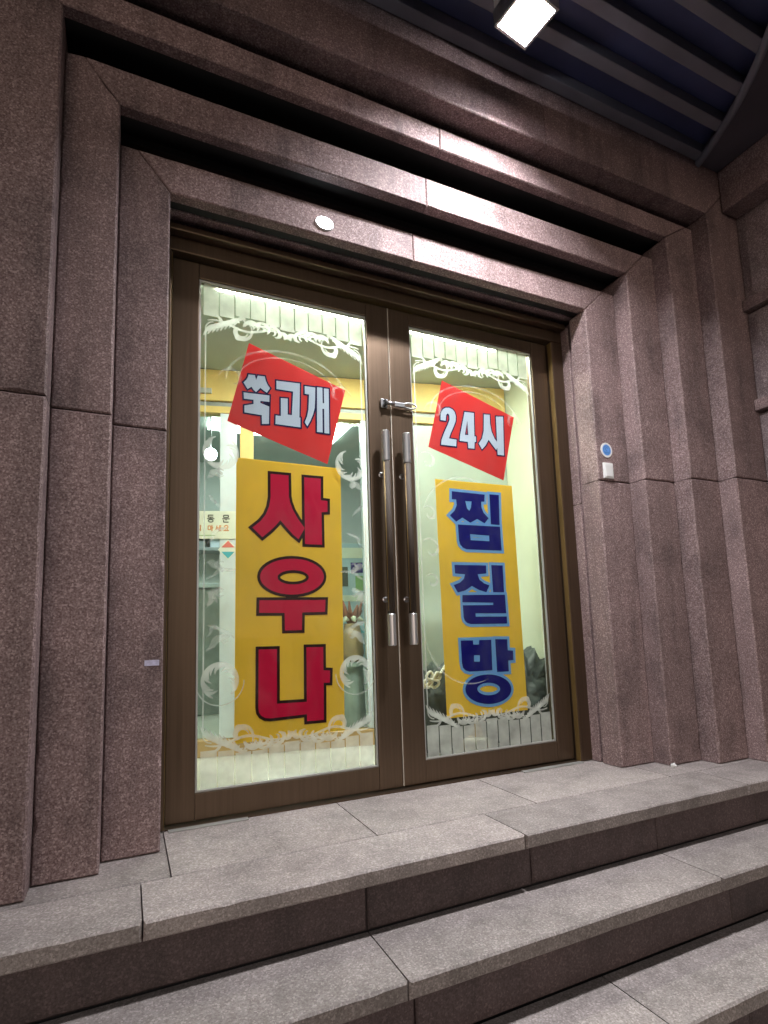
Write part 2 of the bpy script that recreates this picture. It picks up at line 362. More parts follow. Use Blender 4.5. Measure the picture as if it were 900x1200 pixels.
# ------------------------------------------------------------------ rough stone side wall at the right
wall = thing('stone_wall', 'side wall of rough granite blocks with narrow projecting ledges at the far right', 'stone wall', (1.83, -0.8, 0))
def block_yz(name, y0, y1, z0, z1, x, mat, rough):
    bm = bmesh.new(); ny, nz = max(2, int((y1-y0)/0.045)), max(2, int((z1-z0)/0.045))
    vs = {}
    sd = rng.random()*40
    for i in range(ny+1):
        for j in range(nz+1):
            y = y0+(y1-y0)*i/ny; z = z0+(z1-z0)*j/nz
            e = min(i, ny-i, j, nz-j); d = 0
            if e > 0: d = rough*(0.7+0.9*noise.fractal((y*7+sd, z*7, sd), 0.8, 2.1, 4))
            vs[i, j] = bm.verts.new((x-d, y, z))
    for i in range(ny):
        for j in range(nz): bm.faces.new((vs[i, j], vs[i, j+1], vs[i+1, j+1], vs[i+1, j]))
    ed = [vs[i, 0] for i in range(ny+1)] + [vs[ny, j] for j in range(1, nz+1)] + [vs[i, nz] for i in range(ny-1, -1, -1)] + [vs[0, j] for j in range(nz-1, 0, -1)]
    bk = [bm.verts.new((x+0.2, v.co.y, v.co.z)) for v in ed]
    for i in range(len(ed)): bm.faces.new((ed[i], ed[(i+1) % len(ed)], bk[(i+1) % len(ed)], bk[i]))
    bmesh.ops.recalc_face_normals(bm, faces=bm.faces)
    me = bpy.data.meshes.new(name); bm.to_mesh(me); bm.free(); me.materials.append(MAT[mat])
    o = bpy.data.objects.new(name, me); COL.objects.link(o); o.parent = wall; return o
zl = [-0.66, 0.055, 0.59, 1.120, 1.655, 2.180]
prev = -0.66
for k, z in enumerate(zl[1:]):
    cuts = [-1.62, -1.08-0.12*(k % 2), -0.482]
    for a, b in zip(cuts[:-1], cuts[1:]):
        block_yz('wall_block', a+0.004, b-0.004, prev+0.003, z-0.012, 1.815, 'block', 0.016)
    m = MB(); m.box(1.783, 2.01, -1.63, -0.485, z, z+0.056, b=0.004); m.build('ledge', MAT['stone'], wall)
    prev = z+0.056
m = MB(); m.box(1.70, 2.0, -1.63, -0.487, 2.70, ZC-0.003, b=0.004); m.build('cornice', MAT['stone'], wall)
block_yz('wall_block', -1.616, -0.486, prev+0.003, 2.697, 1.815, 'block', 0.016)
fit_children(wall)

# ------------------------------------------------------------------ canopy ceiling with a round slatted recess
CX, CY, R = 0.0, 0.10, 1.67
ceil = bpy.data.objects.new('ceiling', None); COL.objects.link(ceil); tag(ceil, kind='structure'); ceil.location = (0, -0.7, ZC)
NA = 96
arc = [(CX+R*cos(pi+pi*k/NA), CY+R*sin(pi+pi*k/NA)) for k in range(NA+1)]
outer = [(R+CX, 0.3), (2.3, 0.3), (2.3, -1.95), (-2.6, -1.95), (-2.6, 0.3), (-R+CX, 0.3)]
pl = [(p[0], p[1]) for p in arc] + outer
v = [(p[0], p[1], ZC) for p in pl] + [(p[0], p[1], ZC+0.20) for p in pl]; n = len(pl)
tri = [tuple(t) for t in tessellate_polygon([[Vector((p[0], p[1], 0)) for p in pl]])]
f = tri + [tuple(i+n for i in t) for t in tri] + [(i, (i+1) % n, (i+1) % n+n, i+n) for i in range(n)]
recalc(mesh_obj('soffit', v, f, MAT['ring'], ceil))
m = MB(); m.tube([(CX+(R-0.012)*cos(pi+pi*k/NA), CY+(R-0.012)*sin(pi+pi*k/NA), ZC-0.004) for k in range(NA+1)], 0.018, 8)
m.build('rim_moulding', MAT['batten'], ceil, True)
y = 0.06; pitch = 0.150
while y > CY-R-0.1:
    yy = y-0.62+0.05
    hw = math.sqrt(max(0, R*R-(yy-CY)**2)) if abs(yy-CY) < R else 0
    if yy < -0.20 and hw > 0.2:
        y2 = yy-pitch+0.002; h2 = math.sqrt(max(0.01, R*R-(y2-CY)**2)) if abs(y2-CY) < R else 0.2
        box('batten', (-hw+0.012, hw-0.012, yy-0.024, yy+0.024, ZC+0.002, ZC+0.055), 'batten', ceil, 0.004)
        box('ceiling_panel', (-hw-0.02, hw+0.02, y2, yy, ZC+0.056, ZC+0.07), 'ceil', ceil, 0.001)
    y -= pitch
fit_children(ceil)

# ------------------------------------------------------------------ lamps of the canopy
LX, LY, LZ = 0.222, -0.764, 2.848
lamp = thing('flood_lamp', 'square white floodlight shining below the slatted canopy ceiling above the entrance', 'ceiling lamp', (LX, LY, LZ), radians(8))
m = MB(); m.box(-0.078, 0.078, -0.078, 0.078, 0.004, 0.050, b=0.006); m.build('lamp_housing', MAT['white'], lamp)
m = MB(); m.box(-0.068, 0.068, -0.068, 0.068, -0.002, 0.003, b=0.001); m.build('diffuser', MAT['lamp'], lamp)
m = MB()
for (a, c, e, g_) in ((-0.080, 0.080, -0.080, -0.0695), (-0.080, 0.080, 0.0695, 0.080), (-0.080, -0.0695, -0.0692, 0.0692), (0.0695, 0.080, -0.0692, 0.0692)): m.box(a, c, e, g_, -0.066, 0.0035, b=0.002)
m.build('beam_cut_rim', MAT['steel'], lamp)  # deep rim added to narrow the beam and shade the top lintel
m = MB(); m.box(-0.03, 0.03, -0.012, 0.012, 0.051, 0.140, b=0.003); m.build('bracket', MAT['rubber'], lamp)
puck = thing('sensor_light', 'small oval white light glowing on the lowest lintel above the left door', 'light', (-0.3655, -YA, 2.203))
m = MB(); m.tube([(0, 0.002, 0), (0, -0.006, 0)], [0.040, 0.036], 24); pk = m.build('base', MAT['white'], puck)
m = MB(); m.tube([(0, -0.0062, 0), (0, -0.010, 0), (0, -0.013, 0)], [0.033, 0.029, 0.015], 24); pk2 = m.build('light_lens', MAT['spot'], puck)
for o_ in (pk, pk2): o_.scale = (1.0, 1.0, 0.72)

# ------------------------------------------------------------------ metal door frame
frame = thing('bronze_surround', 'brown bronze metal frame set inside the granite surround', 'door frame', (0, 0, 0))
for sgn, X in ((-1, XL), (1, XR)):
    a, b = sorted((sgn*0.905, sgn*(X-0.004+0.018 if sgn > 0 else X+0.018)))
    m = MB(); m.box(a, b, -0.058, 0.05, 0.003, 2.066, b=0.004); m.build('jamb', MAT['bronze'], frame)
    a, b = sorted((sgn*0.9025, sgn*0.9048))
    m = MB(); m.box(a, b, -0.056, -0.030, 0.004, 2.060, b=0.0005); m.build('jamb_lit_strip', MAT['gold'], frame)  # gold light on the jamb's inner face, put on as a coloured strip
m = MB(); m.box(-XL-0.016, XR+0.016, -0.058, 0.05, 2.068, ZA+0.018, b=0.004); m.build('head', MAT['bronze'], frame)
m = MB(); m.box(-XL+0.002, XR-0.002, -0.100, -0.0585, ZA-0.030, ZA-0.006, b=0.004); m.build('head_moulding', MAT['bronze'], frame)
m = MB(); m.box(-0.90, 0.90, -0.052, 0.040, 0.0005, 0.004, b=0.001); m.build('threshold', MAT['bronze'], frame)

# ------------------------------------------------------------------ glass doors
G0, G1, Z0, Z1, LW, LT = 0.1055, 0.8027, 0.0976, 2.0018, 0.8995, 2.0615
GW, GH = G1-G0, Z1-Z0
def ribbon(mb, pts, ws, y):
    n = len(pts); v = []; f = []
    for i, p in enumerate(pts):
        a = pts[max(0, i-1)]; c = pts[min(n-1, i+1)]
        d = Vector((c[0]-a[0], c[1]-a[1])); d = d.normalized() if d.length > 1e-9 else Vector((1, 0)); q = Vector((-d.y, d.x))
        w = ws[i]/2 if isinstance(ws, (list, tuple)) else ws/2
        v += [(p[0]+q.x*w, y, p[1]+q.y*w), (p[0]-q.x*w, y, p[1]-q.y*w)]
    for i in range(n-1): f.append((2*i, 2*i+1, 2*i+3, 2*i+2))
    mb.add(v, f)
def spiral(cx, cz, ra, rb, a0, a1, n=26):
    return [(cx+(ra+(rb-ra)*i/(n-1))*cos(a0+(a1-a0)*i/(n-1)), cz+(ra+(rb-ra)*i/(n-1))*sin(a0+(a1-a0)*i/(n-1))) for i in range(n)]
def taper(n, w, e=0.15): return [w*(e+(1-e)*sin(pi*min(1, max(0, i/(n-1))))**0.7) for i in range(n)]
def scroll_band(mb, u0, u1, zc, sgn, y):
    """acanthus scroll between u0 and u1: flower in the middle, rolling leaves to both sides. sgn=+1 for the top of the pane"""
    c = (u0+u1)/2; L_ = (u1-u0)/2; k = [0]
    def yy(): k[0] += 1; return y-0.00004*k[0]
    for j in range(7):                                           # flower
        a = -pi/2*sgn + (j-3)*0.52; r = 0.030 if j % 2 == 0 else 0.024
        ribbon(mb, [(c+r*t*cos(a), zc+r*t*sin(a)) for t in (0.15, 0.4, 0.7, 0.9, 1.05)], [0.004, 0.011, 0.014, 0.010, 0.002], yy())
    ribbon(mb, spiral(c, zc+0.004*sgn, 0.034, 0.034, 0.2*sgn, (pi-0.2)*sgn, 20), taper(20, 0.006), yy())
    for s in (-1, 1):
        X = lambda t: c+s*t*L_
        def sp(t, dz, ra, rb, a0, a1, w, n=26):
            P = spiral(0, 0, ra, rb, a0, a1, n)
            ribbon(mb, [(X(t)+s*p[0], zc+dz*sgn+p[1]*sgn) for p in P], taper(n, w), yy())
        W_ = [(X(t), zc+sgn*(0.012*sin(t*9.0)-0.012)) for t in [0.09+0.9*i/30 for i in range(31)]]
        ribbon(mb, W_, taper(31, 0.010, 0.4), yy())
        sp(0.17, -0.014, 0.040, 0.010, 0.3, 4.6, 0.013); sp(0.20, -0.012, 0.024, 0.006, 0.6, 4.4, 0.009); sp(0.14, -0.020, 0.030, 0.012, 1.2, 3.6, 0.009)
        sp(0.31, -0.008, 0.042, 0.016, 0.2, 3.8, 0.014); sp(0.34, -0.008, 0.027, 0.010, 0.1, 3.6, 0.010); sp(0.29, -0.014, 0.030, 0.018, 0.6, 3.0, 0.007)
        sp(0.44, -0.008, 0.040, 0.016, 0.0, 3.4, 0.014); sp(0.47, -0.008, 0.025, 0.010, 0.0, 3.3, 0.010); sp(0.41, -0.014, 0.030, 0.020, 0.4, 2.8, 0.006)
        sp(0.60, -0.026, 0.050, 0.012, 2.5, 7.4, 0.015); sp(0.60, -0.028, 0.030, 0.006, 3.2, 7.8, 0.010); sp(0.63, -0.050, 0.018, 0.008, 3.0, 6.6, 0.008)
        for q in range(8):                                       # leaf blades at the outer end
            t0 = 0.52+q*0.050; P = [(X(t0+0.17*i/9), zc+sgn*(0.024-0.008*q+0.022*sin(i/9*pi)-0.0045*i)) for i in range(10)]
            ribbon(mb, P, taper(10, 0.014), yy())
        for q in range(6):                                       # small fronds along the stem
            t0 = 0.16+q*0.09; P = [(X(t0+0.05*i/6), zc+sgn*(0.004+0.030*i/6-0.010*(i/6)**2)) for i in range(7)]
            ribbon(mb, P, taper(7, 0.009), yy())
        sp(0.90, -0.014, 0.036, 0.012, 1.0, 5.0, 0.012)
def fan(mb, cu, cz, r, y, a_off):
    ribbon(mb, spiral(cu, cz, r*0.98, r, a_off-0.3, a_off+4.9, 34), taper(34, 0.016, 0.3), y)
    for j in range(13):
        a = a_off+j/13*4.8; q = 0.42+0.10*sin(j*2.3)
        P = [(cu+r*(1-q*t)*cos(a+0.6*t), cz+r*(1-q*t)*sin(a+0.6*t)) for t in (0, 0.25, 0.5, 0.75, 1)]
        ribbon(mb, P, [0.014, 0.012, 0.010, 0.006, 0.001], y-0.0001-0.00004*j)
def etch(parent, off, side):
    """all etching lies on the outer face of the pane; off = x of the pane's left edge, pane bottom at z=Z0"""
    yf = -0.0053
    N = 11
    x0, x1 = off+0.016, off+GW-0.016
    for k in range(N):
        a = x0+(x1-x0)*k/N+0.0022; b = x0+(x1-x0)*(k+1)/N-0.0022
        t = (k+0.5)/N*2-1
        zt = Z1-0.125-0.012*math.cos(t*7); zb = Z0+0.125+0.010*math.cos(t*7)
        m = MB(); flat(m, [rect(a, b, zt, Z1-0.002)], yf); m.build('frosted_strip', MAT['frost'], parent)
        m = MB(); flat(m, [rect(a, b, Z0+0.002, zb)], yf); m.build('frosted_strip', MAT['frost'], parent)
    m = MB(); scroll_band(m, off+0.03, off+GW-0.03, Z1-0.150, 1, yf-0.0002); m.build('etched_scroll', MAT['frost'], parent)
    m = MB(); scroll_band(m, off+0.03, off+GW-0.03, Z0+0.148, -1, yf-0.0002); m.build('etched_scroll', MAT['frost'], parent)
    m = MB()
    for sx in (0.026, GW-0.026):
        ribbon(m, [(off+sx, Z0+0.19), (off+sx, Z1-0.19)], 0.0055, yf)
        s = 1 if sx < 0.1 else -1
        ribbon(m, spiral(off+sx+s*0.03, Z1-0.19, 0.03, 0.03, pi if s > 0 else 0, pi/2, 10), 0.005, yf)
        ribbon(m, spiral(off+sx+s*0.03, Z0+0.19, 0.03, 0.03, -pi if s > 0 else 0, -pi/2, 10), 0.005, yf)
    m.build('etched_border', MAT['frost'], parent)
    for cu in (0.085, GW-0.085):
        s = 1 if cu < 0.3 else -1
        if side > 0:
            if s > 0:
                for (dz, r_) in ((1.38, 0.050), (1.14, 0.040), (0.98, 0.055), (0.84, 0.035)):
                    m = MB(); ribbon(m, spiral(off+0.075, dz, r_, 0.010, 2.5, -3.2, 26), taper(26, 0.013), yf-0.0004); m.build('etched_curl', MAT['frost2'], parent)
                m = MB(); ribbon(m, spiral(off+0.26, 1.10, 0.22, 0.22, 2.9, 1.2, 30), taper(30, 0.008), yf-0.0006); m.build('etched_arc', MAT['frost2'], parent)
                m = MB(); ribbon(m, spiral(off+0.26, 0.62, 0.23, 0.23, -3.0, -1.2, 30), taper(30, 0.008), yf-0.0006); m.build('etched_arc', MAT['frost2'], parent)
            continue
        m = MB(); fan(m, off+cu, 1.325, 0.062, yf, 2.2); m.build('etched_fan', MAT['frost'], parent)
        m = MB(); fan(m, off+cu, 0.47, 0.062, yf, -0.6); ribbon(m, spiral(off+cu, 0.47, 0.085, 0.085, pi if s > 0 else 0, 2*pi if s > 0 else -pi, 24), 0.004, yf-0.001); m.build('etched_fan', MAT['frost'], parent)
        for q, (dz, le, an) in enumerate([(0.58, 0.09, 0.6), (0.63, 0.05, 2.5), (0.67, 0.10, -0.5), (0.74, 0.08, 0.9), (0.79, 0.05, -0.9), (0.84, 0.10, 0.35), (0.90, 0.06, -0.6), (0.97, 0.09, 0.8), (1.15, 0.06, -0.9), (1.22, 0.05, 0.3)]):
            bx = off+(0.035 if s > 0 else GW-0.035)
            P = [(bx+s*(le*i/10*abs(cos(an))*1.1+0.006*sin(i*0.9)), dz+le*sin(an)*i/10+0.014*sin(i/10*pi)) for i in range(11)]
            m = MB(); ribbon(m, P, taper(11, 0.014+0.012*(q % 3 == 0)), yf-0.0012-0.00005*q)
            if q % 3 == 0:
                for e in (-1, 1): ribbon(m, [(P[6][0], P[6][1]), (P[6][0]+s*0.018, P[6][1]+e*0.016), (P[6][0]+s*0.034, P[6][1]+e*0.010)], [0.010, 0.012, 0.002], yf-0.0018-0.00005*e)
            m.build('etched_leaf', MAT['frost2'], parent)
    cu = off+GW/2
    for r_, w_ in ((0.245, 0.009), (0.20, 0.006)):
        m = MB(); ribbon(m, [(cu+r_*cos(a), 1.62+r_*0.62*sin(a)) for a in [i/40*pi for i in range(41)]], w_, yf-0.0002); m.build('etched_arc', MAT['frost3'], parent)
    for s in (-1, 1):
        m = MB(); ribbon(m, spiral(cu+s*0.22, 1.62, 0.055, 0.015, 0 if s > 0 else pi, (4.6 if s > 0 else pi-4.6), 26), taper(26, 0.012), yf-0.0004); m.build('etched_curl', MAT['frost3'], parent)
def door(side):
    s = side
    d = thing('glass_door', 'left brown framed glass door leaf carrying the white lettered red card with three syllables' if s < 0 else 'right brown framed glass door leaf carrying the red card that reads 24 hours', 'door', (s*0.45, 0, 0), 0, 'glass doors of the entrance')
    X = lambda a, b: (min(s*a, s*b), max(s*a, s*b))
    for a, b in ((0.0025, G0), (G1, LW)):
        m = MB(); x = X(a, b); m.box(x[0], x[1], -0.022, 0.022, 0.010, LT, b=0.003); m.build('stile', MAT['bronze'], d)
    xa, xb = X(G0+0.0005, G1-0.0005)
    m = MB(); m.box(xa, xb, -0.021, 0.021, 0.010, Z0, b=0.003); m.build('bottom_rail', MAT['bronze'], d)
    m = MB(); m.box(xa, xb, -0.021, 0.021, Z1, LT, b=0.003); m.build('top_rail', MAT['bronze'], d)
    m = MB(); m.box(xa, xb, -0.005, 0.005, Z0+0.001, Z1-0.001, b=0); pane = m.build('glass_pane', MAT['pane'], d)
    m = MB()
    for (a, b, c, e) in ((xa, xa+0.007, Z0+0.0005, Z1-0.0005), (xb-0.007, xb, Z0+0.0005, Z1-0.0005), (xa+0.0072, xb-0.0072, Z0+0.0005, Z0+0.0075), (xa+0.0072, xb-0.0072, Z1-0.0075, Z1-0.0005)):
        m.box(a, b, -0.014, -0.0055, c, e, b=0.001)
    m.build('glazing_bead', MAT['bead'], d)
    etch(pane, xa, s)
    hx = -0.056 if s < 0 else 0.042
    hy = -0.074
    m = MB(); m.tube([(hx, hy, 0.70), (hx, hy, 1.335)], 0.0155, 16); h = m.build('pull_handle', MAT['wrap'], d, True)
    for z0, z1 in ((0.572, 0.70), (1.335, 1.467)):
        m = MB(); m.tube([(hx, hy, z0), (hx, hy, z0+0.003), (hx, hy, z1-0.003), (hx, hy, z1)], [0.015, 0.0175, 0.0175, 0.015], 20); c = m.build('end_sleeve', MAT['steel'], h, False)
    m = MB(); m.tube([(hx-0.0135, hy-0.006, 0.71), (hx-0.0135, hy-0.006, 1.33)], 0.0026, 8); m.build('grip_strip', MAT['gold'], h, True)
    for z in (0.76, 1.29):
        m = MB(); m.tube([(hx, hy+0.012, z), (hx, -0.024, z), (hx, -0.0215, z)], [0.008, 0.008, 0.014], 12); m.build('standoff', MAT['steel'], h, False)
    if s < 0:
        m = MB(); m.box(-0.0022, 0.0006, -0.0245, 0.018, 0.012, LT-0.003, b=0.0004); m.build('edge_seal', MAT['seal'], d)
    fit_children(d)
    return d
doors = [door(-1), door(1)]

for (a, b, lab) in ((-0.89, -0.63, 'thin grey metal pivot plate in the paving under the left door corner'), (0.56, 0.90, 'thin grey metal pivot plate in the paving under the right door corner')):
    o = box('floor_plate', (a, b, -0.078, -0.053, 0.0005, 0.005), 'bead', None, 0.001); tag(o, lab, 'metal plate', 'pivot plates under the doors')

# hasp with a small lock across the meeting stiles
lk = thing('hasp_lock', 'small dark steel hasp and loop locking the two door stiles together', 'lock', (0, -0.03, 1.607))
m = MB(); m.box(-0.052, -0.020, -0.004, 0.0075, -0.018, 0.020, b=0.003); m.build('staple_plate', MAT['steel'], lk)
m = MB(); m.tube([(-0.036, -0.006+0.014*cos(a), 0.014*sin(a)) for a in [i/16*2*pi for i in range(16)]], 0.0045, 8, closed=True); m.build('staple', MAT['rubber'], lk, True)
m = MB(); m.tube([(-0.030, -0.012, 0.002), (0.010, -0.012, 0.0)], 0.008, 12); m.build('barrel', MAT['steel'], lk, True)
m = MB(); m.box(0.010, 0.058, -0.014, -0.004, -0.010, 0.011, b=0.003); m.build('hasp_plate', MAT['steel'], lk)
m = MB(); m.tube([(0.085+0.032*cos(a), -0.010, 0.002+0.012*sin(a)) for a in [i/24*2*pi for i in range(24)]], 0.0038, 8, closed=True); m.build('loop', MAT['steel'], lk, True)

# ------------------------------------------------------------------ small things on the stone
t = thing('round_sticker', 'round pale blue sticker on the granite pilaster right of the door', 'sticker', (1.032, -YA, 1.452))
def disc(r, y, n=32): return [(r*cos(2*pi*k/n), r*sin(2*pi*k/n)) for k in range(n)]
m = MB(); m.tube([(0, 0.001, 0), (0, -0.0025, 0)], 0.036, 32); m.build('backing', MAT['white'], t)
m = MB(); flat(m, [disc(0.027, 0)], -0.0029); m.build('blue_disc', MAT['p_sky'], t)
m = MB(); flat(m, [disc(0.021, 0), disc(0.0185, 0)[::-1]], -0.0033); ribbon(m, spiral(0, 0.003, 0.010, 0.006, 0.4, 5.2, 20), 0.003, -0.0034); ribbon(m, [(-0.012, -0.012), (0.012, -0.010)], 0.0035, -0.0035); m.build('emblem', MAT['blue'], t)
t = thing('wall_switch', 'small square white plastic switch plate below the round sticker', 'switch', (1.029, -YA, 1.350))
m = MB(); m.box(-0.030, 0.030, -0.009, 0.002, -0.038, 0.038, b=0.004); m.build('plate', MAT['white'], t)
m = MB(); m.box(-0.022, 0.022, -0.011, -0.0085, -0.029, 0.029, b=0.001); m.build('button', MAT['white'], t)
m = MB(); m.box(-0.9765, -0.9345, -YA-0.0012, -YA+0.001, 0.549, 0.566, b=0.0004)
o = m.build('tape_scrap', MAT['lilac']); tag(o, 'small torn scrap of pale lilac tape on the pilaster left of the door', 'tape')
m = MB()
bm = bmesh.new(); bmesh.ops.create_icosphere(bm, subdivisions=2, radius=0.010)
for q in bm.verts: q.co *= 1+0.5*noise.noise(q.co*160)
m.add([(q.co.x*1.3, q.co.y, q.co.z+0.007) for q in bm.verts], [[q.index for q in f_.verts] for f_ in bm.faces]); bm.free()
o = m.build('paper_litter', MAT['white']); o.location = (1.172, -0.327, 0.0); tag(o, 'tiny crumpled white scrap on the paving at the foot of a right pilaster', 'litter')

